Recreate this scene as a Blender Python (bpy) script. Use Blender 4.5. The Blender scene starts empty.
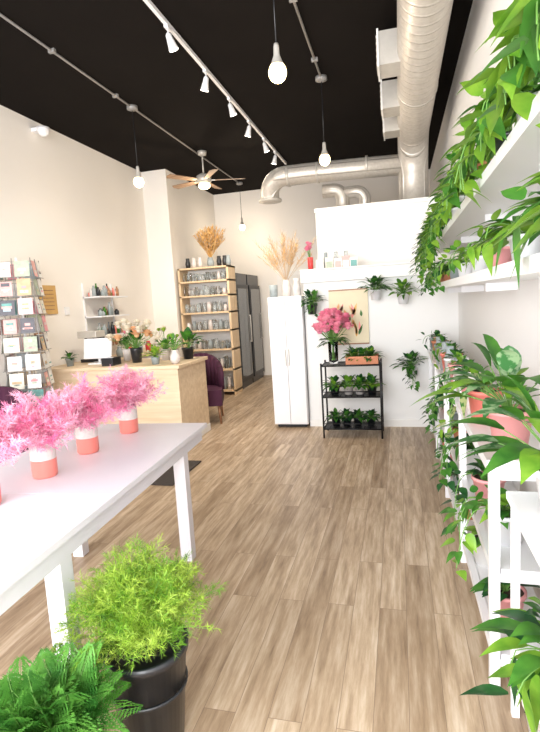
import bpy, math, random
from mathutils import Vector, Matrix
V=Vector
random.seed(11)
R=random.random
def U(a,b): return a+(b-a)*random.random()

# ------------------------------------------------------------------ materials
def newmat(name):
    m=bpy.data.materials.new(name); m.use_nodes=True
    nt=m.node_tree; b=nt.nodes['Principled BSDF']
    return m,nt,b
def mat(name,col,rough=.5,metal=0.,var=.06,scale=8.,bump=0.,emit=0.,trans=0.,coat=0.,spec=None):
    m,nt,b=newmat(name)
    c=(col[0],col[1],col[2],1)
    tc=nt.nodes.new('ShaderNodeTexCoord'); nz=nt.nodes.new('ShaderNodeTexNoise')
    nz.inputs['Scale'].default_value=scale; nz.inputs['Detail'].default_value=4
    nt.links.new(tc.outputs['Object'],nz.inputs['Vector'])
    mx=nt.nodes.new('ShaderNodeMix'); mx.data_type='RGBA'
    mx.inputs[6].default_value=tuple(max(0,x*(1-var)) for x in col)+(1,)
    mx.inputs[7].default_value=tuple(min(1,x*(1+var)) for x in col)+(1,)
    nt.links.new(nz.outputs['Fac'],mx.inputs[0]); nt.links.new(mx.outputs[2],b.inputs['Base Color'])
    b.inputs['Roughness'].default_value=rough; b.inputs['Metallic'].default_value=metal
    if spec is not None: b.inputs['Specular IOR Level'].default_value=spec
    if emit>0:
        b.inputs['Emission Color'].default_value=c; b.inputs['Emission Strength'].default_value=emit
    if trans>0: b.inputs['Transmission Weight'].default_value=trans; b.inputs['IOR'].default_value=1.3
    if coat>0: b.inputs['Coat Weight'].default_value=coat
    if bump>0:
        bp=nt.nodes.new('ShaderNodeBump'); bp.inputs['Strength'].default_value=bump; bp.inputs['Distance'].default_value=.01
        nt.links.new(nz.outputs['Fac'],bp.inputs['Height']); nt.links.new(bp.outputs['Normal'],b.inputs['Normal'])
    return m
def leafmat(name,c1,c2,scale=14.,rough=.4,tl=.3,contrast=False):
    m,nt,b=newmat(name)
    tc=nt.nodes.new('ShaderNodeTexCoord'); nz=nt.nodes.new('ShaderNodeTexNoise')
    nz.inputs['Scale'].default_value=scale; nz.inputs['Detail'].default_value=3
    nt.links.new(tc.outputs['Object'],nz.inputs['Vector'])
    rp=nt.nodes.new('ShaderNodeValToRGB')
    rp.color_ramp.elements[0].position=.46 if contrast else .3; rp.color_ramp.elements[0].color=(*c1,1)
    rp.color_ramp.elements[1].position=.56 if contrast else .7; rp.color_ramp.elements[1].color=(*c2,1)
    nt.links.new(nz.outputs['Fac'],rp.inputs[0]); nt.links.new(rp.outputs[0],b.inputs['Base Color'])
    b.inputs['Roughness'].default_value=rough
    b.inputs['Specular IOR Level'].default_value=.35
    t=nt.nodes.new('ShaderNodeBsdfTranslucent'); nt.links.new(rp.outputs[0],t.inputs[0])
    mx=nt.nodes.new('ShaderNodeMixShader'); mx.inputs[0].default_value=tl
    out=nt.nodes['Material Output']
    nt.links.new(b.outputs[0],mx.inputs[1]); nt.links.new(t.outputs[0],mx.inputs[2]); nt.links.new(mx.outputs[0],out.inputs[0])
    return m
def woodmat(name,c1,c2,axis='Z',rough=.45,scale=3.):
    m,nt,b=newmat(name)
    tc=nt.nodes.new('ShaderNodeTexCoord'); mp=nt.nodes.new('ShaderNodeMapping')
    s={'X':(1,12,12),'Y':(12,1,12),'Z':(12,12,1)}[axis]
    mp.inputs['Scale'].default_value=s
    nz=nt.nodes.new('ShaderNodeTexNoise'); nz.inputs['Scale'].default_value=scale; nz.inputs['Detail'].default_value=5
    nt.links.new(tc.outputs['Object'],mp.inputs[0]); nt.links.new(mp.outputs[0],nz.inputs['Vector'])
    rp=nt.nodes.new('ShaderNodeValToRGB')
    rp.color_ramp.elements[0].position=.3; rp.color_ramp.elements[0].color=(*c1,1)
    rp.color_ramp.elements[1].position=.7; rp.color_ramp.elements[1].color=(*c2,1)
    nt.links.new(nz.outputs['Fac'],rp.inputs[0]); nt.links.new(rp.outputs[0],b.inputs['Base Color'])
    b.inputs['Roughness'].default_value=rough
    return m
def floormat():
    m,nt,b=newmat('oak_plank_floor')
    L=nt.links.new
    tc=nt.nodes.new('ShaderNodeTexCoord'); mp=nt.nodes.new('ShaderNodeMapping')
    mp.inputs['Rotation'].default_value=(0,0,math.pi/2)
    L(tc.outputs['Object'],mp.inputs[0])
    br=nt.nodes.new('ShaderNodeTexBrick')
    br.offset=.37; br.offset_frequency=2
    br.inputs['Color1'].default_value=(0,0,0,1); br.inputs['Color2'].default_value=(1,1,1,1); br.inputs['Mortar'].default_value=(.5,.5,.5,1)
    br.inputs['Scale'].default_value=1; br.inputs['Mortar Size'].default_value=.0013; br.inputs['Mortar Smooth'].default_value=.3
    br.inputs['Brick Width'].default_value=1.15; br.inputs['Row Height'].default_value=.125
    L(mp.outputs[0],br.inputs['Vector'])
    mp2=nt.nodes.new('ShaderNodeMapping'); mp2.inputs['Scale'].default_value=(14,1.3,1)
    L(tc.outputs['Object'],mp2.inputs[0])
    ad=nt.nodes.new('ShaderNodeVectorMath'); ad.operation='MULTIPLY_ADD'
    ad.inputs[1].default_value=(0,7,3)
    L(br.outputs['Color'],ad.inputs[0]); L(mp2.outputs[0],ad.inputs[2])
    nz=nt.nodes.new('ShaderNodeTexNoise'); nz.inputs['Scale'].default_value=2.0; nz.inputs['Detail'].default_value=9; nz.inputs['Roughness'].default_value=.66
    L(ad.outputs[0],nz.inputs['Vector'])
    rp=nt.nodes.new('ShaderNodeValToRGB')
    e=rp.color_ramp.elements
    e[0].position=.26; e[0].color=(.25,.165,.10,1)
    e[1].position=.74; e[1].color=(.78,.66,.52,1)
    k=e.new(.5); k.color=(.52,.39,.265,1)
    L(nz.outputs['Fac'],rp.inputs[0])
    hs=nt.nodes.new('ShaderNodeMix'); hs.data_type='RGBA'; hs.blend_type='MULTIPLY'; hs.inputs[0].default_value=1
    r2=nt.nodes.new('ShaderNodeValToRGB'); r2.color_ramp.elements[0].color=(.70,.66,.62,1); r2.color_ramp.elements[1].color=(1.0,1.0,1.0,1)
    L(br.outputs['Color'],r2.inputs[0]); L(rp.outputs[0],hs.inputs[6]); L(r2.outputs[0],hs.inputs[7])
    mo=nt.nodes.new('ShaderNodeMix'); mo.data_type='RGBA'; mo.inputs[7].default_value=(.22,.15,.10,1)
    L(br.outputs['Fac'],mo.inputs[0]); L(hs.outputs[2],mo.inputs[6]); L(mo.outputs[2],b.inputs['Base Color'])
    b.inputs['Roughness'].default_value=.4
    b.inputs['Specular IOR Level'].default_value=.45
    bp=nt.nodes.new('ShaderNodeBump'); bp.inputs['Strength'].default_value=.12; bp.inputs['Distance'].default_value=.005
    L(nz.outputs['Fac'],bp.inputs['Height']); L(bp.outputs[0],b.inputs['Normal'])
    return m
def ductmat():
    m,nt,b=newmat('galvanised_spiral_duct')
    L=nt.links.new
    tc=nt.nodes.new('ShaderNodeTexCoord')
    wv=nt.nodes.new('ShaderNodeTexWave'); wv.bands_direction='Y'; wv.inputs['Scale'].default_value=2.6; wv.inputs['Distortion'].default_value=0
    L(tc.outputs['Object'],wv.inputs['Vector'])
    nz=nt.nodes.new('ShaderNodeTexNoise'); nz.inputs['Scale'].default_value=30; L(tc.outputs['Object'],nz.inputs['Vector'])
    rp=nt.nodes.new('ShaderNodeValToRGB'); rp.color_ramp.elements[0].color=(.50,.46,.41,1); rp.color_ramp.elements[1].color=(.72,.68,.62,1)
    L(nz.outputs['Fac'],rp.inputs[0]); L(rp.outputs[0],b.inputs['Base Color'])
    b.inputs['Metallic'].default_value=.35; b.inputs['Roughness'].default_value=.4
    r3=nt.nodes.new('ShaderNodeValToRGB'); r3.color_ramp.elements[0].position=.85; r3.color_ramp.elements[1].position=.97
    L(wv.outputs['Fac'],r3.inputs[0])
    bp=nt.nodes.new('ShaderNodeBump'); bp.inputs['Strength'].default_value=.6; bp.inputs['Distance'].default_value=.02
    L(r3.outputs[0],bp.inputs['Height']); L(bp.outputs[0],b.inputs['Normal'])
    return m

M={}
M['floor']=floormat()
M['wall']=mat('wall_paint_cream',(.84,.80,.75),.75,var=.02,scale=2)
M['wallw']=mat('wall_paint_white',(.80,.795,.785),.7,var=.02,scale=2)
M['ceil']=mat('ceiling_paint_black',(.009,.007,.006),.95,var=.2,scale=3,spec=.08)
M['white']=mat('white_lacquer',(.80,.80,.82),.32,var=.015,scale=4)
M['tablew']=mat('white_table_laminate',(.74,.73,.79),.3,var=.02,scale=4)
M['whitem']=mat('white_matte',(.80,.79,.77),.6,var=.03)
M['trim']=mat('trim_white',(.80,.79,.77),.45,var=.02)
M['ply']=woodmat('light_plywood',(.62,.46,.29),(.78,.62,.44),'X',.5,2.)
M['pine']=woodmat('pine_wood',(.60,.42,.24),(.76,.58,.38),'Z')
M['brown']=woodmat('brown_wood',(.22,.10,.05),(.42,.22,.11),'X')
M['blade']=woodmat('fan_blade_wood',(.22,.13,.08),(.42,.28,.18),'X')
M['black']=mat('black_metal',(.015,.015,.017),.4,.3)
M['bplast']=mat('black_plastic',(.012,.014,.018),.35,coat=.2)
M['duct']=ductmat()
M['galv']=mat('galvanised_metal',(.60,.57,.52),.4,.35,var=.1,scale=20)
M['grey']=mat('grey_conduit',(.30,.29,.28),.5,.3)
M['coral']=mat('coral_glaze',(.78,.22,.18),.35)
M['vwhite']=mat('speckled_ceramic',(.66,.61,.58),.4,var=.18,scale=60)
M['terra']=mat('terracotta',(.55,.22,.12),.8)
M['pinkpot']=mat('pink_pot',(.78,.34,.34),.5)
M['greypot']=mat('grey_pot',(.30,.34,.35),.6)
M['soil']=mat('soil',(.05,.03,.02),.95,var=.5,scale=60,bump=.5)
M['plum']=mat('plum_velvet',(.055,.008,.032),.8,var=.2)
M['mat']=mat('dark_doormat',(.05,.04,.035),.95,var=.3,scale=60,bump=.4)
M['bulb']=mat('bulb_glow',(1,.78,.42),.3,emit=6,var=0)
M['spot']=mat('spot_glow',(1,.92,.8),.3,emit=9,var=0)
M['glass']=mat('clear_glass',(.93,.96,.96),.03,trans=1.,var=.01)
M['jar']=mat('milk_glass',(.78,.82,.82),.08,trans=.75,var=.03)
M['dglass']=mat('dark_cooler_glass',(.03,.035,.04),.08,coat=.5)
M['straw']=mat('dried_grass',(.74,.44,.15),.8,var=.25)
M['straw2']=mat('dried_grass_pale',(.62,.47,.32),.8,var=.2)
M['canvas']=mat('canvas_print',(.72,.64,.46),.8,var=.12,scale=7)
M['kraft']=mat('kraft_plaque',(.60,.38,.14),.7,var=.15)
M['screen']=mat('screen_white',(.85,.87,.88),.2)
M['red']=mat('red_tin',(.62,.05,.05),.4)
M['g_bright']=leafmat('leaf_bright',(.10,.27,.02),(.26,.46,.05))
M['g_mid']=leafmat('leaf_mid',(.03,.14,.018),(.09,.27,.035))
M['g_dark']=leafmat('leaf_dark',(.008,.048,.015),(.026,.11,.028),rough=.3,tl=.15)
M['g_var']=leafmat('leaf_variegated',(.05,.18,.03),(.38,.46,.20),scale=38,contrast=True)
M['g_var2']=leafmat('leaf_silver_green',(.06,.20,.06),(.30,.44,.24),scale=30,contrast=True)
M['g_lime']=leafmat('leaf_lime_fine',(.24,.42,.03),(.52,.68,.12),tl=.4)
M['g_fern']=leafmat('leaf_fern',(.045,.20,.03),(.16,.40,.06))
M['stem']=mat('green_stem',(.14,.30,.06),.6)
M['pink']=leafmat('pink_plume',(.88,.20,.44),(.94,.40,.60),tl=.4,rough=.7)
M['pinkl']=leafmat('pink_plume_pale',(.92,.42,.60),(.95,.62,.74),tl=.4,rough=.7)
M['peony']=leafmat('peony_petals',(.86,.20,.36),(.94,.46,.56),tl=.3,rough=.6)
M['cream']=leafmat('cream_petals',(.80,.72,.58),(.9,.86,.76),tl=.3,rough=.6)
M['orange']=leafmat('orange_petals',(.8,.4,.2),(.9,.6,.35),tl=.3,rough=.6)
cards=[mat('card_%s'%n,c,.6,var=.3,scale=30) for n,c in [('teal',(.16,.38,.36)),('cream',(.80,.74,.64)),('blush',(.78,.42,.40)),('charcoal',(.12,.12,.14)),('sky',(.45,.56,.62)),('white',(.82,.81,.80)),('tan',(.58,.42,.26)),('sage',(.40,.46,.36)),('paper',(.84,.80,.76)),('rose',(.80,.55,.55)),('ivory',(.82,.80,.72)),('pinkcard',(.80,.35,.40))]]

# ------------------------------------------------------------------ mesh builder
class MB:
    def __init__(s): s.v=[];s.f=[];s.m=[];s.sm=[];s.mats=[];s.M=None
    def mi(s,k):
        m=M[k] if isinstance(k,str) else k
        if m not in s.mats: s.mats.append(m)
        return s.mats.index(m)
    def add(s,vs,fs,k,smooth=False):
        o=len(s.v); i=s.mi(k)
        if s.M is not None: vs=[s.M@V(p) for p in vs]
        s.v.extend([tuple(p) for p in vs])
        for f in fs: s.f.append(tuple(o+a for a in f)); s.m.append(i); s.sm.append(smooth)
    def box(s,x0,x1,y0,y1,z0,z1,k):
        vs=[(x0,y0,z0),(x1,y0,z0),(x1,y1,z0),(x0,y1,z0),(x0,y0,z1),(x1,y0,z1),(x1,y1,z1),(x0,y1,z1)]
        s.add(vs,[(0,3,2,1),(4,5,6,7),(0,1,5,4),(1,2,6,5),(2,3,7,6),(3,0,4,7)],k)
    def lathe(s,prof,c,k,n=24,smooth=True):
        vs=[];fs=[]
        for r,z in prof:
            for j in range(n):
                a=2*math.pi*j/n; vs.append((c[0]+r*math.cos(a),c[1]+r*math.sin(a),c[2]+z))
        for i in range(len(prof)-1):
            for j in range(n):
                j2=(j+1)%n; fs.append((i*n+j,i*n+j2,(i+1)*n+j2,(i+1)*n+j))
        s.add(vs,fs,k,smooth)
    def tube(s,pts,r,k,n=8,caps=True,smooth=True):
        pts=[V(p) for p in pts]; m=len(pts)
        rs=r if isinstance(r,(list,tuple)) else [r]*m
        vs=[];fs=[]
        prev=None
        for i,p in enumerate(pts):
            t=(pts[min(i+1,m-1)]-pts[max(i-1,0)])
            if t.length<1e-9: t=V((0,0,1))
            t.normalize()
            if prev is None:
                a=V((0,0,1)) if abs(t.z)<.9 else V((1,0,0))
            else: a=prev
            b=t.cross(a); 
            if b.length<1e-6: b=t.cross(V((1,0,0)))
            b.normalize(); a=b.cross(t).normalized(); prev=a
            for j in range(n):
                q=2*math.pi*j/n; vs.append(p+(a*math.cos(q)+b*math.sin(q))*rs[i])
        for i in range(m-1):
            for j in range(n):
                j2=(j+1)%n; fs.append((i*n+j,i*n+j2,(i+1)*n+j2,(i+1)*n+j))
        if caps: fs.append(tuple(range(n-1,-1,-1))); fs.append(tuple((m-1)*n+j for j in range(n)))
        s.add(vs,fs,k,smooth)
    def sphere(s,c,r,k,nu=16,nv=10,sc=(1,1,1)):
        vs=[];fs=[]
        for i in range(nv+1):
            ph=math.pi*i/nv
            for j in range(nu):
                th=2*math.pi*j/nu
                vs.append((c[0]+r*sc[0]*math.sin(ph)*math.cos(th),c[1]+r*sc[1]*math.sin(ph)*math.sin(th),c[2]+r*sc[2]*math.cos(ph)))
        for i in range(nv):
            for j in range(nu):
                j2=(j+1)%nu; fs.append((i*nu+j,(i+1)*nu+j,(i+1)*nu+j2,i*nu+j2))
        s.add(vs,fs,k,True)
    def leaf(s,base,d,L,W,k,kind='lance',droop=.3,fold=.25,up=None,S=6):
        base=V(base); d=V(d).normalized()
        up=V(up) if up is not None else V((0,0,1))
        side=d.cross(up)
        if side.length<.05: side=d.cross(V((R()-.5,R()-.5,0)))
        side.normalize(); n=side.cross(d).normalized()
        vs=[];fs=[]
        for i in range(S+1):
            t=i/S
            if kind=='lance': w=math.sin(math.pi*min(1,(t+.03))**.75)
            elif kind=='heart': 
                P=[.35,.95,1,.85,.6,.3,.02]; x=t*6; a=int(min(5,x)); w=P[a]+(P[a+1]-P[a])*(x-a)
            else: 
                P=[.2,.6,.9,1,1,.85,.5]; x=t*6; a=int(min(5,x)); w=P[a]+(P[a+1]-P[a])*(x-a)
            w=max(.015,w)*W/2
            c=base+d*(L*t)-V((0,0,1))*(droop*L*t*t)
            vs+= [c-side*w+n*fold*w, c, c+side*w+n*fold*w]
        for i in range(S):
            o=i*3; fs+=[(o,o+1,o+4,o+3),(o+1,o+2,o+5,o+4)]
        s.add(vs,fs,k,True)
    def obj(s,name,bevel=0):
        me=bpy.data.meshes.new(name); me.from_pydata(s.v,[],s.f)
        for m in s.mats: me.materials.append(m)
        me.polygons.foreach_set('material_index',s.m); me.polygons.foreach_set('use_smooth',s.sm); me.update()
        ob=bpy.data.objects.new(name,me); bpy.context.collection.objects.link(ob)
        if bevel>0:
            b=ob.modifiers.new('bevel','BEVEL'); b.width=bevel; b.segments=2; b.limit_method='ANGLE'; b.angle_limit=math.radians(50)
        return ob
def boxobj(name,x0,x1,y0,y1,z0,z1,k,bevel=0):
    b=MB(); b.box(x0,x1,y0,y1,z0,z1,k); return b.obj(name,bevel)

# ------------------------------------------------------------------ room
XL=-4.03; XR=.63; H=3.75; YB=10.0; YF=-1.3
boxobj('floor',XL-.1,XR+.1,YF-.1,YB+.1,-.1,0,'floor')
boxobj('ceiling',XL-.1,XR+.1,YF-.1,YB+.1,H,H+.1,'ceil')
boxobj('wall_left',XL-.1,XL,YF-.1,YB+.1,0,H,'wall')
boxobj('wall_right',XR,XR+.1,YF-.1,YB+.1,0,H,'wallw')
boxobj('wall_back',XL,XR,YB,YB+.1,0,H,'wall')
boxobj('wall_left_step',XL,-3.60,7.8,YB,0,H,'wall')
b=MB()
b.box(XL,XR,YF-.1,YF,0,.35,'trim'); b.box(XL,XR,YF-.1,YF,3.35,H,'trim')
b.obj('wall_front')
b=MB()
for x in (XL,-2.5,-.95,XR-.06): b.box(x,x+.06,YF-.08,YF-.02,.35,3.35,'black')
b.box(XL,XR,YF-.08,YF-.02,2.6,2.66,'black')
b.obj('window_1')
boxobj('baseboard_left',XL,XL+.015,YF,7.8,0,.1,'trim')
boxobj('baseboard_right',XR-.015,XR,YF,5.8,0,.1,'trim')
LZ=1.85
b=MB(); b.box(-1.06,XR,5.80,7.7,0,LZ-.01,'wallw'); b.obj('wall_partition')
b=MB(); b.box(-1.08,XR,5.74,5.80,LZ-.15,LZ-.02,'trim'); b.box(-1.08,XR,5.72,5.82,LZ-.02,LZ,'trim'); b.obj('trim_1',.004)
b=MB(); b.box(-.95,XR,6.25,7.7,LZ-.01,2.57,'wallw'); b.box(-.96,XR,6.23,7.7,2.55,2.60,'trim'); b.obj('wall_upper_partition',.004)
boxobj('baseboard_partition',-1.06,.3,5.785,5.8,0,.08,'trim')
b=MB(); b.box(-2.35,-1.45,9.95,10,0,2.1,'trim'); b.box(-2.28,-1.52,9.93,9.95,.02,2.03,'whitem'); b.sphere((-1.6,9.91,1.0),.02,'galv'); b.obj('door_1',.004)

# ------------------------------------------------------------------ white cabinet
b=MB()
b.box(-1.48,-1.07,5.72,6.40,.04,1.56,'white')
b.box(-1.475,-1.278,5.70,5.72,.05,1.55,'white'); b.box(-1.272,-1.075,5.70,5.72,.05,1.55,'white')
b.box(-1.45,-1.10,5.76,6.36,0,.04,'black')
b.box(-1.30,-1.29,5.68,5.70,.75,.95,'galv'); b.box(-1.26,-1.25,5.68,5.70,.75,.95,'galv')
b.obj('white_storage_cabinet',.004)

# ------------------------------------------------------------------ table
b=MB()
b.M=Matrix.Translation((-1.085,.85,0))@Matrix.Rotation(.06,4,'Z')
b.box(-.86,0,0,.885,.735,.76,'tablew'); b.box(-.86,0,.888,2.09,.735,.76,'tablew')
b.box(-.83,-.03,.03,.05,.655,.735,'tablew'); b.box(-.83,-.03,2.04,2.06,.655,.735,'tablew')
b.box(-.05,-.03,.05,2.04,.655,.735,'tablew'); b.box(-.83,-.81,.05,2.04,.655,.735,'tablew')
for x in (-.82,-.105):
    for y in (.54,1.74): b.box(x,x+.068,y,y+.068,0,.735,'tablew')
b.obj('white_display_table')

# ------------------------------------------------------------------ plant helpers
def plume(b,base,n,L,mats,spread=1.,nl=.035,w=.0016,zmin=.15,dens=14,droop=.25,stemk='stem',tmin=.2):
    base=V(base)
    for i in range(n):
        a=U(0,2*math.pi); z=U(zmin,1); h=math.sqrt(1-z*z)*spread
        d=V((h*math.cos(a),h*math.sin(a),z)).normalized()
        l=L*U(.65,1.05); k=random.choice(mats)
        def P(t): return base+d*(l*t)-V((0,0,1))*(droop*l*t*t*h)
        b.tube([P(0),P(.33),P(.66),P(1)],[.0018,.0015,.0012,.0006],stemk,n=3,caps=False)
        for j in range(dens):
            t=tmin+(1-tmin)*j/dens; p=P(t)
            for q in range(2):
                e=(d*.6+V((U(-1,1),U(-1,1),U(-.7,.9)))).normalized()
                bl=l*.26*(1.15-t)+nl*.6
                tip=p+e*bl
                sd=e.cross(V((U(-1,1),U(-1,1),U(-1,1)))).normalized()*w*.5
                vs=[p-sd,p+sd,tip];fs=[(0,1,2)]
                for u in (.3,.5,.7,.85,1.):
                    for sg in (0,1):
                        g=(e*.8+V((U(-1,1),U(-1,1),U(-1,1)))).normalized()
                        o=p+e*bl*u; s2=g.cross(V((U(-1,1),U(-1,1),U(-1,1)))).normalized()*w
                        m=len(vs); vs+=[o-s2,o+s2,o+g*nl*U(.6,1.1)]; fs.append((m,m+1,m+2))
                b.add(vs,fs,k)
def pot(b,c,r,h,k,rim=True,soil=True,taper=.75):
    p=[(0,0),(r*taper,0),(r*.97,h*.88)]
    if rim: p+=[(r*1.05,h*.88),(r*1.05,h),(r*.93,h),(r*.93,h*.9),(0,h*.9)]
    else: p+=[(r,h),(r*.94,h),(r*.94,h*.9),(0,h*.9)]
    b.lathe(p,c,k,24)
    if soil: b.lathe([(r*.92,h*.91),(0,h*.915)],c,'soil',16)
def bushy(b,c,n,pl,L,W,mats,kind='lance',emin=15,emax=80,droop=.35,bias=None,xmax=None,arc=None):
    c=V(c)
    for i in range(n):
        a=U(0,2*math.pi) if arc is None else U(*arc)
        e=math.radians(U(emin,emax))
        d=V((math.cos(a)*math.cos(e),math.sin(a)*math.cos(e),math.sin(e)))
        if bias is not None: d=(d+V(bias)).normalized()
        l=pl*U(.5,1.1); q=c+d*l
        tip=q+d*L
        if xmax is not None and tip.x>xmax: 
            d.x=-abs(d.x); q=c+d*l
        b.tube([c,c+d*l*.5+V((0,0,.01)),q],.0022,'stem',n=4,caps=False)
        ld=V((d.x,d.y,d.z*.45)).normalized() if d.z<.85 else d
        b.leaf(q,ld,L*U(.75,1.1),W*U(.8,1.1),random.choice(mats),kind,droop,.22)
def vine(b,start,out,olen,down,L,W,mats,kind='heart',xmax=.58,step=.045,wander=.25):
    p=V(start); o=V(out).normalized(); pts=[p.copy()]
    n=max(2,int(olen/.03))
    for i in range(n):
        t=i/n; p=p+o*.03+V((0,0,.022*(1-1.7*t))); pts.append(p.copy())
    m=int(down/.04); w=V((U(-1,1),U(-1,1),0))*wander
    for i in range(m):
        if R()<.25: w=V((U(-1,1),U(-1,1),0))*wander
        p=p+(V((0,0,-1))+w+o*(.5*(1-i/max(1,m))**3)).normalized()*.04
        if p.x>xmax: p.x=xmax
        pts.append(p.copy())
    b.tube(pts,.0022,'stem',n=4,caps=False)
    s=1
    for i in range(1,len(pts)):
        t=(pts[i]-pts[i-1]).normalized()
        if R()<.9:
            s=-s
            sd=t.cross(V((U(-1,1),U(-1,1),.3))).normalized()*s
            d=(sd+V((-.35,U(-.2,.2),-.35))).normalized()
            q=pts[i]+d*.02
            if (q+d*L).x>xmax+.02: d.x=-abs(d.x)
            b.leaf(q,d,L*U(.65,1.1),W*U(.7,1.1),random.choice(mats),kind,.35,.18,up=(-.5,0,1),S=6)
def frond(b,base,d,L,W,k,droop=.5,n=16):
    base=V(base); d=V(d).normalized(); side=d.cross(V((0,0,1))); side.normalize()
    def P(t): return base+d*(L*t)-V((0,0,1))*(droop*L*t*t)
    b.tube([P(0),P(.3),P(.6),P(1)],[.002,.0017,.0013,.0006],'stem',n=4,caps=False)
    for i in range(n):
        t=.18+.82*i/n; p=P(t); w=W*(1-t)**.7*(min(1,(t-.1)*6))
        tg=(P(min(1,t+.05))-P(t-.05)).normalized()
        for sg in (-1,1):
            e=(side*sg+tg*.45+V((0,0,U(-.15,.15)))).normalized()
            m=max(2,int(w/.010))
            vs=[];fs=[]
            f2=tg
            for j in range(m):
                u=(j+.5)/m; o=p+e*w*u; ll=.013*(1.1-u)+.005
                for s3 in (-1,1):
                    g=(f2*s3+e*.7).normalized(); ws=e*.0028
                    c=len(vs); vs+=[o-ws,o+ws,o+g*ll+ws*.6-V((0,0,.004)),o+g*ll-ws*.3-V((0,0,.004))]; fs.append((c,c+1,c+2,c+3))
            b.add(vs,fs,k)
def flower(b,c,r,k,up=(0,0,1)):
    c=V(c)
    b.sphere(c,r*.45,k,10,6)
    for ring,(n,el,l) in enumerate([(7,15,1.),(7,42,.95),(5,68,.85)]):
        for i in range(n):
            a=2*math.pi*(i+.5*ring)/n+U(-.1,.1); e=math.radians(el)
            d=V((math.cos(a)*math.cos(e),math.sin(a)*math.cos(e),math.sin(e)))
            b.leaf(c-V((0,0,r*.1)),d,r*l,r*.95,k,'round',-.25,.5,S=6)

# ------------------------------------------------------------------ pink plume vases on table
for (x,y) in [(-1.63,2.70),(-1.64,2.29),(-1.62,1.92),(-1.62,1.57)]:
    b=MB(); c=(x,y,.76)
    b.lathe([(0,0),(.052,0),(.056,.01),(.057,.085)],c,'coral',32)
    b.lathe([(.057,.085),(.057,.16),(.052,.168),(.048,.165),(.046,.12),(0,.12)],c,'vwhite',32)
    plume(b,(x,y,.76+.165),62,.265,['pink','pinkl','pinkl'],1.,nl=.03,w=.0018,zmin=.22,dens=12,droop=.12,stemk='pink',tmin=.2)
    b.obj('pink_plume_vase')

# ------------------------------------------------------------------ foreground buckets
b=MB(); c=(-.88,1.43,0)
b.lathe([(0,0),(.105,0),(.138,.33),(.146,.33),(.148,.36),(.134,.362),(.13,.32),(0,.32)],c,'bplast',40)
b.lathe([(.126,.20),(.133,.20),(.135,.215),(.128,.215)],c,'bplast',40)
plume(b,(c[0]-.02,c[1]+.02,.38),160,.335,['g_lime','g_lime','g_bright'],.68,nl=.026,w=.0011,zmin=.25,dens=16,droop=.3,tmin=.12)
b.obj('bucket_of_asparagus_fern')
b=MB(); c=(-1.0,1.06,0)
b.lathe([(0,0),(.10,0),(.128,.29),(.138,.29),(.14,.32),(.126,.322),(.12,.29),(0,.29)],c,'bplast',40)
for i in range(104):
    a=U(0,6.28); e=math.radians(U(28,84)); d=(math.cos(a)*math.cos(e),math.sin(a)*math.cos(e),math.sin(e))
    frond(b,(c[0]+U(-.06,.06),c[1]+U(-.06,.06),.30),d,U(.26,.37),.10,random.choice(['g_fern','g_mid','g_fern']),U(.25,.5),20)
b.obj('bucket_of_leatherleaf_fern')

# ------------------------------------------------------------------ service counter
b=MB()
b.box(-3.95,-2.27,4.82,5.60,.0,.87,'ply')
b.box(-3.96,-2.24,4.79,5.62,.87,.905,'ply')
for x in (-3.4,-2.83): b.box(x-.003,x+.003,4.815,4.822,.0,.87,'brown')
b.box(-2.272,-2.262,4.82,5.60,0,.09,'trim')
b.box(-3.95,-2.27,4.81,4.822,0,.09,'trim')
b.obj('service_counter',.003)
b=MB()
b.M=Matrix.Translation((-3.45,5.2,.905))@Matrix.Rotation(.15,4,'Z')
b.box(-.10,.10,-.08,.10,0,.015,'white'); b.tube([(0,.02,.01),(0,.02,.12)],.015,'white',10)
b.M=b.M@Matrix.Translation((0,0,.16))@Matrix.Rotation(-.25,4,'X')
b.box(-.17,.17,-.012,.012,-.10,.14,'white'); b.box(-.155,.155,-.014,-.012,-.085,.125,'screen')
b.obj('point_of_sale_tablet',.004)
b=MB(); b.M=Matrix.Translation((-3.16,5.0,.905)); b.box(-.07,.07,-.09,.09,0,.09,'bplast'); b.box(-.05,.05,-.06,-.02,.09,.095,'white'); b.obj('receipt_printer',.006)
b=MB(); b.M=Matrix.Translation((-3.68,5.44,.905)); b.box(-.12,.12,-.1,.1,0,.04,'bplast'); b.box(-.12,.12,.02,.1,.04,.30,'bplast'); b.box(-.13,.13,-.1,.1,.30,.38,'galv'); b.tube([(0,-.04,.30),(0,-.04,.25)],.03,'galv',14); b.lathe([(0,0),(.03,0),(.035,.08),(.03,.08)],(0,-.04,.04),'vwhite',14); b.obj('espresso_machine',.006)
def arrangement(name,c,h,potk,mats,fk,n,nf,r,spread=.16,fr=.035):
    b=MB(); pot(b,c,r,h,potk,False)
    t=(c[0],c[1],c[2]+h*.9)
    bushy(b,t,n,spread*.6,.11,.05,mats,'lance',20,85,.3)
    for i in range(nf):
        a=U(0,6.28); e=math.radians(U(25,85)); l=spread*U(.8,1.2)
        q=V(t)+V((math.cos(a)*math.cos(e),math.sin(a)*math.cos(e),math.sin(e)))*l
        b.tube([t,q],.002,'stem',4,False); flower(b,q,fr*U(.7,1.1),random.choice(fk))
    return b.obj(name)
arrangement('flower_arrangement',(-2.95,5.2,.905),.17,'bplast',['g_dark','g_mid'],['cream','cream','cream','orange'],50,24,.07,.29,.06)
arrangement('flower_arrangement',(-2.66,5.36,.905),.13,'vwhite',['g_bright','g_mid'],['cream','g_lime'],34,8,.06,.22)
arrangement('flower_arrangement',(-3.22,5.46,.905),.14,'vwhite',['g_dark','g_mid'],['peony','cream'],26,8,.06,.18)
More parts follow.
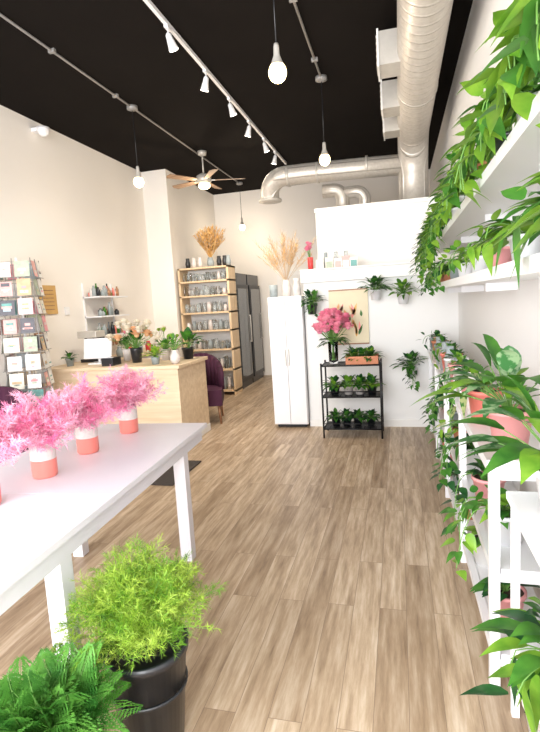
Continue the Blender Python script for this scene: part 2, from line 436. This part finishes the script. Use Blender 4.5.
def simple_plant(name,c,r,h,potk,n,pl,L,W,mats,kind='lance',**kw):
    b=MB(); pot(b,c,r,h,potk); bushy(b,(c[0],c[1],c[2]+h*.88),n,pl,L,W,mats,kind,**kw); return b.obj(name)
simple_plant('potted_herb',(-3.72,5.03,.905),.05,.09,'greypot',22,.06,.09,.04,['g_mid','g_dark'])
b=MB(); c=(-2.36,4.97,.905); b.lathe([(0,0),(.03,0),(.055,.04),(.055,.09),(.03,.13),(.035,.15),(.028,.15)],c,'vwhite',24)
bushy(b,(c[0],c[1],c[2]+.14),30,.13,.11,.035,['g_bright','g_mid'],emin=10); b.obj('white_vase_with_greenery')
simple_plant('potted_philodendron',(-2.40,5.42,.905),.07,.13,'bplast',18,.16,.16,.11,['g_dark','g_mid'],'heart',emin=30)
arrangement('flower_arrangement',(-2.60,4.98,.905),.08,'greypot',['g_bright','g_lime'],['g_lime','cream'],34,5,.05,.13,.02)

# card rack
b=MB(); cx,cy=-3.72,4.36
b.lathe([(0,0),(.24,0),(.24,.015),(.03,.03),(.02,.03)],(cx,cy,0),'white',32)
b.tube([(cx,cy,.02),(cx,cy,2.1)],.014,'white',10)
w=.17
T0=Matrix.Translation((cx,cy,0))@Matrix.Rotation(.45,4,'Z')
for s in range(4):
    b.M=T0@Matrix.Rotation(s*math.pi/2,4,'Z')
    for x in (-w,0,w): b.tube([(x,-w,.55),(x,-w,2.08)],.004,'grey',5)
    for r_ in range(8):
        z=.60+r_*.185
        b.tube([(-w,-w-.03,z),(w,-w-.03,z)],.003,'grey',5); b.tube([(-w,-w,z+.15),(w,-w,z+.15)],.003,'grey',5)
        b.tube([(-w,-w,z),(w,-w,z)],.003,'grey',5)
        for cxx in (-w/2,w/2):
            k=random.choice(cards); hh=U(.14,.172); ww=U(.12,.155); cxx+=U(-.005,.005)
            vs=[(cxx-ww/2,-w-.025,z+.005),(cxx+ww/2,-w-.025,z+.005),(cxx+ww/2,-w-.003,z+hh),(cxx-ww/2,-w-.003,z+hh)]
            b.add(vs+[(p[0],p[1]+.004,p[2]) for p in vs],[(0,1,2,3),(7,6,5,4),(0,4,5,1),(2,6,7,3)],k)
            for q in range(3):
                k2=random.choice(cards); zz=U(.03,.10); hw=U(.10,.36); zh=U(.008,.035)
                yy=lambda q_: -w-.025+.022*(q_-.005)/(hh-.005)-.0015
                b.add([(cxx-ww*hw,yy(zz),z+zz),(cxx+ww*hw,yy(zz),z+zz),(cxx+ww*hw,yy(zz+zh),z+zz+zh),(cxx-ww*hw,yy(zz+zh),z+zz+zh)],[(0,1,2,3)],k2)
b.M=None
b.tube([(cx,cy,.57),(cx+.12,cy+.12,.57)],.004,'white',5)
b.obj('greeting_card_rack')

b=MB(); b.box(XL,XL+.02,5.0,5.3,1.52,1.86,'kraft')
for i in range(6): b.box(XL+.02,XL+.022,5.05,5.25,1.57+i*.045,1.58+i*.045,'brown')
b.obj('kraft_sign',.003)
b=MB(); b.box(XL,XL+.02,5.45,5.53,1.5,1.6,'white'); b.box(XL+.02,XL+.024,5.47,5.51,1.55,1.58,'screen'); b.obj('thermostat',.003)
b=MB(); b.lathe([(0,.05),(.07,.05),(.07,.02),(.055,-.02),(.03,-.045),(0,-.05)],(XL+.13,5.25,3.60),'white',24); b.box(XL,XL+.13,5.21,5.29,3.61,3.65,'white'); b.obj('security_camera')
b=MB()
for z in (1.18,1.44,1.70):
    b.box(XL,XL+.26,5.85,6.55,z,z+.02,'white')
for y in (5.85,6.53): b.box(XL,XL+.02,y,y+.02,1.1,1.9,'white')
for i in range(46):
    z=random.choice((1.20,1.46,1.72)); y=U(5.9,6.48); x=XL+U(.06,.2); r=U(.018,.035); h=U(.06,.18)
    k=random.choice(['bplast','vwhite','bplast','coral','jar','greypot','greypot','g_mid','brown'])
    b.lathe([(0,0),(r,0),(r,h*.7),(r*.5,h*.85),(r*.5,h),(0,h)],(x,y,z),k,12)
for i in range(6):
    y=5.9+i*.1; b.tube([(XL+.22,y,1.18),(XL+.22,y,1.14)],.003,'black',5); b.sphere((XL+.22,y,1.09),.035,random.choice(['bplast','brown','greypot']),10,8,(.6,1,1.3))
b.obj('bottle_shelf')
b=MB(); b.box(XL+.01,XL+.5,5.9,7.6,0,.85,'whitem'); b.box(XL+.01,XL+.53,5.88,7.62,.85,.89,'ply')
for i in range(3): b.box(XL+.5,XL+.512,5.93+i*.56,6.45+i*.56,.05,.82,'white')
b.obj('back_counter',.004)
for i in range(6):
    y=6.0+i*.27
    k=random.choice(['bplast','greypot','red','vwhite'])
    b=MB(); b.lathe([(0,0),(.045,0),(.05,.09),(.028,.12),(.028,.15),(0,.15)],(XL+.38,y,.89),k,16); b.obj('bottle')
b=MB(); b.box(XL,XL+.02,4.86,5.0,1.12,1.32,'brown'); b.box(XL+.02,XL+.022,4.88,4.98,1.14,1.30,'whitem'); b.obj('framed_picture',.002)
b=MB(); b.box(XL,XL+.02,4.72,4.98,1.38,1.55,'black'); b.box(XL+.02,XL+.022,4.74,4.96,1.40,1.53,cards[7]); b.obj('framed_picture',.002)

b=MB(); b.box(-2.75,-1.90,3.75,4.40,0,.012,'mat'); b.obj('doormat',.004)

def chair(loc,rot):
    b=MB(); b.M=Matrix.Translation(loc)@Matrix.Rotation(rot,4,'Z')
    b.box(-.28,.28,-.27,.27,.24,.44,'plum')
    n=12
    for i in range(n):
        a0=math.pi*(i/n); a1=math.pi*((i+1)/n)
        def q(a,r,z): return (r*math.cos(a),.02+r*math.sin(a)*.95,z)
        vs=[q(a0,.23,.40),q(a1,.23,.40),q(a1,.31,.40),q(a0,.31,.40)]
        h0=.62+.26*math.sin(a0); h1=.62+.26*math.sin(a1)
        vs+=[q(a0,.25,h0),q(a1,.25,h1),q(a1,.31,h1),q(a0,.31,h0)]
        b.add(vs,[(0,3,2,1),(4,5,6,7),(0,1,5,4),(1,2,6,5),(2,3,7,6),(3,0,4,7)],'plum',True)
    for x in (-.23,.23):
        for y in (-.22,.22): b.tube([(x,y,.25),(x*1.08,y*1.08,0)],[.02,.013],'brown',8)
    return b.obj('plum_armchair')
chair((-2.54,6.05,0),.3)
chair((-3.45,3.55,0),.5)

# ------------------------------------------------------------------ jar shelf
b=MB(); x0,x1,y0,y1=-3.55,-2.66,7.84,8.20
b.box(x0,x0+.035,y0,y1,0,2.15,'pine'); b.box(x1-.035,x1,y0,y1,0,2.15,'pine'); b.box(x0,x1,y1-.012,y1,0,2.15,'whitem')
zs=[.06,.42,.76,1.08,1.38,1.66,1.90,2.12]
for z in zs: b.box(x0,x1,y0,y1,z,z+.028,'pine')
b.obj('pine_shelving_unit')
b=MB()
for z in zs[:-1]:
    for row in (0,1):
        x=x0+.09
        while x<x1-.08:
            r=U(.028,.042); h=U(.09,.17) if z>.5 else U(.12,.22)
            if z>1.8: h=min(h,.14)
            k=random.choice(['jar','jar','glass','glass','vwhite','greypot' if z<1.2 else 'jar'])
            b.lathe([(0,0),(r,0),(r,h*.75),(r*.75,h*.85),(r*.8,h),(0,h)],(x,y0+.09+row*.13,z+.0281),k,12)
            x+=r*2+U(.015,.03)
b.obj('collection_of_jars')
def dry(name,c,h,r,k,n,L,mats,spread,potk,dw=.006):
    b=MB(); b.lathe([(0,0),(r*.8,0),(r,h*.5),(r*.6,h),(r*.5,h),(r*.5,h*.8)],c,potk,20)
    for i in range(n):
        a=U(0,6.28); s=U(0,spread); d=V((math.cos(a)*s,math.sin(a)*s,1)).normalized(); l=L*U(.7,1.1)
        p0=V((c[0],c[1],c[2]+h*.85)); dr=U(.05,.3)
        P=lambda t:p0+d*(l*t)+V((d.x,d.y,-.4))*(dr*l*t*t)
        b.tube([P(0),P(.5),P(1)],.0022,mats[0],4,False)
        for j in range(26):
            t=.45+.55*j/26
            e=(d+V((U(-1,1),U(-1,1),U(-.6,.6)))*.8).normalized(); p=P(t); sd=e.cross(V((U(-1,1),U(-1,1),1))).normalized()*dw
            b.add([p-sd,p+sd,p+e*L*.14],[(0,1,2)],random.choice(mats))
    return b.obj(name)
dry('vase_of_pampas_grass',(-3.02,8.02,2.148),.16,.06,'straw',100,.50,['straw','straw','straw2'],.65,'greypot',.009)
for x,k in ((-3.42,'bplast'),(-3.31,'vwhite'),(-3.2,'vwhite'),(-2.86,'bplast'),(-2.76,'bplast'),(-2.70,'greypot')):
    b=MB(); b.lathe([(0,0),(.035,0),(.045,.08),(.03,.14),(.032,.17),(.027,.17),(.02,.12)],(x,8.0,2.148),k,18); b.obj('ceramic_vase')
for y in (8.28,9.08):
    b=MB(); b.box(-3.45,-2.72,y,y+.74,0,2.05,'bplast'); b.box(-2.72,-2.69,y+.01,y+.73,.12,1.85,'black'); b.box(-2.69,-2.685,y+.07,y+.67,.2,1.78,'dglass')
    b.tube([(-2.66,y+.66,.8),(-2.66,y+.66,1.3)],.01,'galv',8); b.box(-2.695,-2.66,y+.655,y+.665,.8,.82,'galv'); b.box(-2.695,-2.66,y+.655,y+.665,1.28,1.3,'galv')
    b.obj('display_cooler',.006)

# ------------------------------------------------------------------ plant stand + plants
b=MB(); x0,x1,y0,y1=-.82,-.20,5.28,5.60
for x in (x0,x1):
    for y in (y0,y1): b.tube([(x,y,0),(x,y,.82)],.010,'black',8)
for z in (.10,.45,.79):
    for y in (y0,y1): b.tube([(x0,y,z),(x1,y,z)],.008,'black',6)
    for x in (x0,x1): b.tube([(x,y0,z),(x,y1,z)],.008,'black',6)
    b.box(x0,x1,y0,y1,z-.004,z,'black')
    for i in range(1,10):
        x=x0+(x1-x0)*i/10; b.tube([(x,y0,z+.003),(x,y1,z+.003)],.003,'black',4)
for y in (y0,y1):
    b.tube([(x0,y,.16),(x1,y,.16)],.005,'black',6); b.tube([(x0,y,.51),(x1,y,.51)],.005,'black',6)
for x in (x0,x1): b.tube([(x,y0,.16),(x,y1,.16)],.005,'black',6); b.tube([(x,y0,.51),(x,y1,.51)],.005,'black',6)
b.obj('metal_plant_stand')
for x in (-.70,-.58,-.46,-.32): simple_plant('potted_peperomia',(x,5.43,.106),.052,.09,'bplast',44,.06,.09,.05,['g_dark','g_mid'],'heart',emin=5)
for x,k in ((-.70,'bplast'),(-.55,'vwhite'),(-.43,'vwhite'),(-.30,'bplast')): simple_plant('potted_peperomia',(x,5.43,.456),.055,.09,k,46,.08,.11,.055,['g_mid','g_bright','g_dark'],'heart',emin=5)
b=MB(); b.box(-.56,-.22,5.32,5.335,.796,.88,'terra'); b.box(-.56,-.22,5.535,5.55,.796,.88,'terra'); b.box(-.56,-.545,5.335,5.535,.796,.88,'terra'); b.box(-.235,-.22,5.335,5.535,.796,.88,'terra'); b.box(-.545,-.235,5.335,5.535,.796,.85,'soil')
for x in (-.48,-.39,-.3): bushy(b,(x,5.43,.85),38,.07,.11,.06,['g_mid','g_bright','g_dark'],'heart',emin=5)
b.obj('planter_box_of_succulents')
b=MB(); c=(-.70,5.43,.80)
b.lathe([(0,0),(.045,0),(.05,.02),(.055,.22),(.06,.24),(.055,.24),(.05,.03),(0,.012)],c,'glass',24)
for i in range(52):
    a=U(0,6.28); e=math.radians(U(0,88)); d=V((math.cos(a)*math.cos(e),math.sin(a)*math.cos(e)*.8,math.sin(e)))
    base=V((c[0]+U(-.02,.02),c[1]+U(-.02,.02),.83)); q=V((c[0],c[1],1.15))+d*U(.14,.21)
    b.tube([base,V((c[0],c[1],1.02)),q],.003,'stem',5,False); flower(b,q,U(.045,.065),'peony')
bushy(b,(c[0],c[1],1.03),54,.11,.11,.045,['g_mid','g_dark'],'lance',-10,40)
b.obj('vase_of_pink_peonies')
b=MB(); b.box(-.77,-.33,5.77,5.80,.97,1.60,'canvas'); b.box(-.77,-.33,5.765,5.772,1.585,1.60,'brown'); b.box(-.77,-.33,5.765,5.772,.97,.985,'brown')
for i in range(26):
    b.leaf((U(-.70,-.40),5.766,U(1.05,1.38)),(U(-.5,.5),0,1),U(.06,.13),.03,random.choice(['g_mid','coral','orange','straw']),'lance',0,0,up=(0,1,0))
b.obj('botanical_canvas_print')
def hangplanter(x,z,potk,nv,dn,mats,n=40):
    b=MB(); c=(x,5.67,z); pot(b,c,.06,.11,potk,True); b.box(x-.02,x+.02,5.72,5.80,z+.02,z+.08,potk)
    bushy(b,(x,5.67,z+.1),n,.13,.12,.065,mats,'heart',10,80,.35,bias=(0,-.3,0))
    for i in range(nv): vine(b,(x,5.64,z+.1),(U(-.6,.6),-1,0),.06,U(dn*.5,dn),.06,.045,mats,step=.04)
    return b.obj('hanging_planter')
hangplanter(-.95,1.34,'bplast',4,.15,['g_dark','g_mid'])
hangplanter(-.24,1.46,'white',1,.08,['g_dark','g_mid'])
hangplanter(.05,1.40,'white',1,.08,['g_mid','g_bright'])
hangplanter(.12,.60,'white',6,.3,['g_mid','g_dark'])
for i,(x,k) in enumerate([(-.87,'whitem'),(-.76,cards[1]),(-.66,cards[5]),(-.57,cards[2]),(-.48,cards[8])]):
    b=MB(); b.box(x-.045,x+.045,5.88,5.90,LZ-.008,LZ+.11+.02*(i%2),k); b.box(x-.035,x+.035,5.876,5.88,LZ+.01,LZ+.08,cards[(i*3+4)%8]); b.obj('framed_card',.002)
for x in (-.82,-.70,-.58):
    b=MB(); b.lathe([(0,0),(.03,0),(.03,.13),(.02,.17),(.022,.21),(.018,.21)],(x,6.05,LZ-.01),'greypot' if x<-.8 else 'jar',16); b.obj('bud_vase')
dry('vase_of_dried_grass',(-1.30,5.97,1.562),.2,.06,'straw2',46,.58,['straw2','straw2','straw'],.85,'vwhite',.0035)
b=MB(); b.lathe([(0,0),(.045,0),(.05,.10),(.03,.16),(.04,.2),(.03,.2)],(-1.14,5.80,1.562),'vwhite',20); b.obj('ceramic_vase')
b=MB(); b.lathe([(0,0),(.045,0),(.05,.14),(.045,.14),(.04,.02)],(-1.42,5.80,1.562),'greypot',20); b.obj('ceramic_vase')
b=MB(); c=(-.99,5.95,LZ-.01)
b.lathe([(0,0),(.03,0),(.035,.16),(.03,.16)],c,'red',16)
for i in range(9):
    q=V(c)+V((U(-.05,.05),U(-.05,.05),U(.2,.32))); b.tube([V(c)+V((0,0,.12)),q],.002,'stem',4,False); flower(b,q,.03,'peony')
b.obj('vase_of_pink_flowers')

# ------------------------------------------------------------------ ceiling
b=MB()
path=[(.23,y,3.47) for y in (-1.2,0,1,2,3,4,5,6,6.5)]
for i in range(1,9):
    a=math.pi/2*i/8; path.append((.23,6.5+.45*math.sin(a),3.47-.45*(1-math.cos(a))))
path.append((.23,6.95,2.605))
b.tube(path,.185,'duct',32)
for y in (1.1,3.2,5.3): b.tube([(.23,y-.02,3.47),(.23,y+.02,3.47)],.192,'galv',32)
b.tube([(.23,6.95,2.605),(.23,6.95,2.70)],.2,'galv',32)
p2=[(.10,6.95,3.16),(-.5,6.95,3.18),(-1.2,6.95,3.2),(-1.45,6.95,3.2)]
for i in range(1,7):
    a=math.pi/2*i/6; p2.append((-1.45-.25*math.sin(a),6.95+.1*(1-math.cos(a)),3.2-.22*(1-math.cos(a))))
p2.append((-1.70,7.06,2.92)); 
b.tube(p2,.13,'duct',28); b.tube([(-1.70,7.06,2.90),(-1.70,7.06,2.93)],.16,'galv',28)
for x in (-.35,-1.0,-1.4): b.tube([(x-.015,6.95,3.19),(x+.015,6.95,3.19)],.137,'galv',28)
for xx,zz,rr in ((-.72,2.98,.09),(-.42,2.93,.08)):
    pp=[(xx-.25,7.15,zz),(xx-.1,7.15,zz)]
    for i in range(1,7):
        a=math.pi/2*i/6; pp.append((xx-.1+.12*math.sin(a),7.15,zz-.12*(1-math.cos(a))))
    pp.append((xx+.02,7.15,2.605)); b.tube(pp,rr,'duct',20)
b.box(-.05,.55,6.6,7.1,2.605,2.66,'galv')
for y in (4.5,5.5,6.25):
    b.box(-.10,.08,y,y+.28,3.38,3.64,'galv'); b.box(-.115,-.10,y-.015,y+.295,3.365,3.655,'whitem')
    for j in range(5): b.box(-.122,-.115,y+.02,y+.26,3.40+j*.05,3.42+j*.05,'galv')
for y in (1.5,3.6,5.9):
    b.tube([(.05,y,H),(.05,y,3.47)],.006,'galv',6); b.tube([(.41,y,H),(.41,y,3.47)],.006,'galv',6)
b.obj('spiral_air_duct')
for x,ya,yb in ((-.70,-1.,5.5),(-2.80,-1.,9.3)):
    b=MB(); b.tube([(x,ya,H-.015),(x,yb,H-.015)],.011,'grey',8)
    for y in (1,2.5,4,5): b.box(x-.03,x+.03,y-.015,y+.015,H-.03,H,'grey')
    b.obj('electrical_conduit')
def lamp(loc,e,col=(1,.84,.64),r=.05):
    l=bpy.data.lights.new('bulb_light','POINT'); l.energy=e; l.color=col; l.shadow_soft_size=r
    o=bpy.data.objects.new('bulb_light',l); o.location=loc; bpy.context.collection.objects.link(o); return o
for (x,y) in [(-.70,3.30),(-.70,5.42),(-2.80,5.34),(-2.80,9.25)]:
    b=MB(); z=2.94
    b.lathe([(0,H-z),(.06,H-z),(.06,H-z-.035),(.015,H-z-.05),(0,H-z-.05)],(x,y,z),'grey',20)
    b.tube([(x,y,H-.04),(x,y,z+.14)],.004,'bplast',6)
    b.lathe([(0,.17),(.014,.17),(.018,.15),(.02,.10),(.035,.06),(.045,.04)],(x,y,z),'galv',20)
    b.lathe([(.030,.055),(.050,.03),(.058,.005),(.056,-.02),(.045,-.042),(.028,-.056),(0,-.062)],(x,y,z),'bulb',24)
    o=b.obj('pendant_lamp')
    l=lamp((x,y,z-.12),14); l.parent=o
b=MB(); b.box(-1.73,-1.70,2.6,8.35,H-.03,H,'white'); tr=b
for y in (3.05,3.98,4.80,5.50,6.24,6.95,7.6):
    x=-1.715
    tr.box(x-.016,x+.016,y-.04,y+.04,H-.05,H-.03,'white'); tr.tube([(x,y,H-.05),(x,y,H-.09)],.006,'white',8)
    d=V((.25,.25,-1)).normalized() if int(y*10)%2 else V((-.3,.15,-1)).normalized(); p=V((x,y,H-.09))
    tr.tube([p-d*.015,p+d*.0,p+d*.04,p+d*.11],[.010,.024,.028,.040],'white',16)
    tr.tube([p+d*.1101,p+d*.113],.036,'spot',16)
tro=tr.obj('track_lighting')
for y,dx in ((3.9,-.4),(5.4,-.3),(7.0,-.1)):
    l=bpy.data.lights.new('track_spot','SPOT'); l.energy=125; l.color=(1,.90,.77); l.spot_size=1.9; l.spot_blend=.8; l.shadow_soft_size=.05
    o=bpy.data.objects.new('track_spot',l); o.location=(-1.715,y,H-.32)
    o.rotation_euler=V((dx,.5,-1)).to_track_quat('-Z','Y').to_euler(); bpy.context.collection.objects.link(o); o.parent=tro
b=MB(); fx,fy,fz=-2.72,7.2,3.34
b.lathe([(0,H-fz),(.07,H-fz),(.06,H-fz-.05),(.015,H-fz-.07)],(fx,fy,fz),'galv',20); b.tube([(fx,fy,H-.05),(fx,fy,fz+.08)],.012,'galv',8)
b.lathe([(0,.09),(.06,.09),(.11,.06),(.11,-.02),(.07,-.05),(0,-.05)],(fx,fy,fz),'galv',28)
b.lathe([(.07,-.05),(.09,-.07),(.08,-.10),(.045,-.12),(0,-.125)],(fx,fy,fz),'bulb',24)
for i in range(5):
    b.M=Matrix.Translation((fx,fy,fz))@Matrix.Rotation(i*2*math.pi/5+.3,4,'Z')@Matrix.Rotation(.2,4,'X')
    b.box(.10,.18,-.02,.02,-.005,.005,'galv'); 
    b.add([(.16,-.045,-.004),(.58,-.065,-.004),(.61,0,-.004),(.58,.065,-.004),(.16,.045,-.004),(.16,-.045,.004),(.58,-.065,.004),(.61,0,.004),(.58,.065,.004),(.16,.045,.004)],
      [(4,3,2,1,0),(5,6,7,8,9),(0,1,6,5),(1,2,7,6),(2,3,8,7),(3,4,9,8),(4,0,5,9)],'blade')
b.M=None
fo=b.obj('ceiling_fan'); l=lamp((fx,fy,fz-.25),14); l.parent=fo

# ------------------------------------------------------------------ right side shelves
S1=1.95; S2=1.58; SX=.33
for z in (S1,S2):
    b=MB(); b.box(SX,XR,.3,5.6,z-.045,z,'white')
    for y in (.8,1.9,3.0,4.1,5.2): b.box(SX+.14,XR,y,y+.02,z-.09,z-.045,'white')
    b.obj('floating_shelf')
b=MB(); X0,X1=.30,.60; ys=[1.86,2.79,3.72,4.65,5.58]
b.box(X0-.01,X1,1.85,5.63,.875,.90,'white')
for z in (.46,.12): b.box(X0+.04,X1-.04,1.87,5.60,z,z+.02,'white')
for i,y in enumerate(ys):
    for x in (X0,X1-.035): b.box(x,x+.035,y,y+.035,0,.875,'white')
    b.box(X0+.035,X1-.035,y+.008,y+.026,.82,.875,'white')
    for z in (.46,.12): b.box(X0+.035,X1-.035,y+.008,y+.026,z-.03,z,'white')
for i in range(4):
    b.box(X0+.008,X0+.026,ys[i]+.035,ys[i+1],.82,.875,'white'); b.box(X0+.008,X0+.038,ys[i]+.035,ys[i+1],.45,.485,'white'); b.box(X0+.008,X0+.038,ys[i]+.035,ys[i+1],.11,.145,'white')
b.obj('white_plant_bench')
b=MB(); b.box(.34,.61,.95,1.78,.79,.815,'white'); b.box(.375,.575,.995,1.735,.30,.32,'white')
for x in (.35,.575):
    for y in (.97,1.735): b.box(x,x+.025,y,y+.025,0,.79,'white')
b.box(.355,.37,.995,1.735,.74,.79,'white'); b.box(.375,.575,1.74,1.755,.74,.79,'white'); b.box(.355,.375,.995,1.735,.295,.32,'white')
b.obj('white_console_table')

POTS=['white','pinkpot','terra','pinkpot','coral','greypot','whitem']
GS=[['g_mid','g_bright'],['g_bright','g_mid','g_bright'],['g_dark','g_mid'],['g_var','g_mid'],['g_bright','g_var']]
def trailing(name,x,y,z,r,h,pk,n,L,W,mats,nv,dn,kind='heart',edge=SX,up=80,pl=.1,lo=5):
    b=MB(); pot(b,(x,y,z),r,h,pk)
    t=(x,y,z+h*.88)
    bushy(b,t,n,pl,L,W,mats,kind,lo,up,.45,bias=(-.25,0,0),xmax=.60)
    for i in range(nv):
        o=V((-1,U(-.9,.6),0)).normalized(); need=(x-edge+.05)/abs(o.x)
        vine(b,t,o,max(.08,need),U(dn*.4,dn),L*.75,W*.8,mats,kind)
    return b.obj(name)
# upper shelf
for i,(y,nv,dn,L,W,g,pk) in enumerate([(1.12,4,.2,.16,.08,1,'white'),(1.42,4,.15,.15,.075,1,'white'),(1.78,5,.2,.13,.065,0,'white'),(2.15,5,.25,.12,.065,1,'bplast'),(2.55,6,.28,.11,.065,0,'terra'),
        (2.95,6,.3,.10,.065,1,'vwhite'),(3.35,6,.32,.10,.065,0,'white'),(3.8,7,.4,.10,.065,1,'white'),(4.2,8,.45,.10,.07,0,'greypot'),(4.65,9,.5,.10,.07,0,'white'),(5.1,9,.5,.10,.07,2,'white')]):
    trailing('trailing_pothos',.43,y,S1,.065,.12,pk,34,L,W,GS[g],nv,dn,'heart' if i!=1 else 'lance')
# mid shelf
for i,(y,nv,dn,L,W,g,pk) in enumerate([(1.20,0,.05,.20,.085,1,'terra'),(1.50,1,.06,.18,.07,0,'white'),(1.95,1,.10,.15,.065,1,'white'),(2.45,2,.12,.12,.06,1,'pinkpot'),(2.95,2,.15,.09,.05,0,'white'),(3.55,2,.2,.08,.05,1,'white'),(4.1,4,.22,.08,.055,2,'greypot'),(4.6,5,.25,.08,.055,0,'terra'),(5.1,5,.25,.08,.055,2,'terra')]):
    trailing('trailing_philodendron',.44,y,S2,.06,.10,pk,22,L,W,GS[g],nv,dn,'lance' if i<2 else 'heart',pl=.06,up=70)
# bench top
trailing('potted_aglaonema',.40,2.02,.9,.08,.15,'pinkpot',26,.22,.085,['g_var2','g_mid','g_bright'],0,.3,'lance',edge=.3,pl=.18,lo=25)
trailing('potted_aglaonema',.46,1.58,.815,.08,.15,'white',24,.24,.09,['g_var2','g_mid','g_bright','g_mid'],0,.25,'lance',edge=.33,pl=.19,lo=25)
for i,(y,nv,dn,L,W,g,pk,kind) in enumerate([(2.42,1,.3,.12,.06,3,'coral','heart'),(2.72,0,.2,.11,.035,0,'pinkpot','lance'),(3.02,2,.3,.08,.05,2,'vwhite','heart'),(3.32,0,.1,.08,.03,1,'pinkpot','lance'),
      (3.62,0,.35,.08,.045,2,'white','heart'),(3.92,0,.1,.10,.03,1,'coral','lance'),(4.25,1,.3,.08,.045,0,'vwhite','heart'),(4.6,0,.1,.11,.03,2,'greypot','lance'),(4.95,0,.35,.08,.05,0,'terra','heart'),(5.3,1,.25,.11,.04,2,'greypot','lance')]):
    trailing('potted_houseplant',.375,y,.9,.078,.15,pk,16,L,W,GS[g],nv,dn,kind,edge=.3,pl=.05,up=85,lo=35)
for y in (2.57,2.87,3.17,3.47,3.77,4.08,4.42,4.77,5.12,5.45):
    b=MB(); r=U(.032,.042); h=U(.8,1.4); b.lathe([(0,0),(r,0),(r,.1*h),(r*.7,.13*h),(r*.75,.16*h),(r*.65,.16*h),(r*.6,.12*h)],(.35,y,.9),random.choice(['jar','glass','vwhite','pinkpot','white','greypot']),16); b.obj('bottle_vase')
# lower shelves
for i,(y,z) in enumerate([(2.1,.48),(2.5,.48),(3.0,.48),(3.4,.48),(3.95,.48),(4.3,.48),(4.9,.48),(5.3,.48),(2.1,.14),(2.55,.14),(3.1,.14),(3.5,.14),(4.0,.14),(4.4,.14),(4.95,.14),(5.3,.14)]):
    trailing('potted_ivy',.40,y,z,.075,.13,POTS[(i*3)%7],20,.09,.06,GS[(0,2,2)[i%3]],(4 if i in (0,2,5) else 1 if z>.3 and i<5 else 0),.32,'heart',edge=.3,pl=.06,lo=20)
trailing('potted_rubber_plant',.45,1.45,.32,.08,.13,'pinkpot',22,.16,.06,['g_dark','g_mid','g_bright'],2,.15,'lance',edge=.33,pl=.14,lo=15)
trailing('potted_rubber_plant',.45,1.66,0,.08,.13,'whitem',8,.10,.06,['g_dark','g_mid'],0,.2,'heart',edge=.33,pl=.06,lo=40)
trailing('potted_rubber_plant',.45,1.15,.32,.08,.13,'vwhite',12,.12,.07,['g_dark','g_mid'],0,.2,'heart',edge=.33,pl=.08,lo=20)

# ------------------------------------------------------------------ light
w=bpy.data.worlds.new('World'); bpy.context.scene.world=w; w.use_nodes=True
w.node_tree.nodes['Background'].inputs[0].default_value=(.93,.97,1,1); w.node_tree.nodes['Background'].inputs[1].default_value=2.2
def area(name,loc,d,sx,sy,e,col):
    l=bpy.data.lights.new(name,'AREA'); l.shape='RECTANGLE'; l.size=sx; l.size_y=sy; l.energy=e; l.color=col
    o=bpy.data.objects.new(name,l); o.location=loc; o.rotation_euler=V(d).to_track_quat('-Z','Y').to_euler(); bpy.context.collection.objects.link(o)
area('storefront_daylight',(-1.7,YF+.05,1.9),(0,1,-.08),4.3,2.9,350,(.985,.985,1.))

# ------------------------------------------------------------------ camera
f=500.
d=V((128/f,71/f,-1)).normalized()
r_=.06; u=V((-r_,1,(-r_*128+71)/f)).normalized()
X=d.cross(u)
cam=bpy.data.cameras.new('camera'); cam.sensor_fit='VERTICAL'; cam.sensor_height=36; cam.lens=f/732*36; cam.clip_start=.05
co=bpy.data.objects.new('camera',cam); bpy.context.collection.objects.link(co)
m=Matrix((X,d,u)).to_4x4(); m.translation=V((0,0,1.5)); co.matrix_world=m
bpy.context.scene.camera=co
sc=bpy.context.scene
sc.view_settings.view_transform='Standard'; sc.view_settings.look='None'; sc.view_settings.exposure=0.25
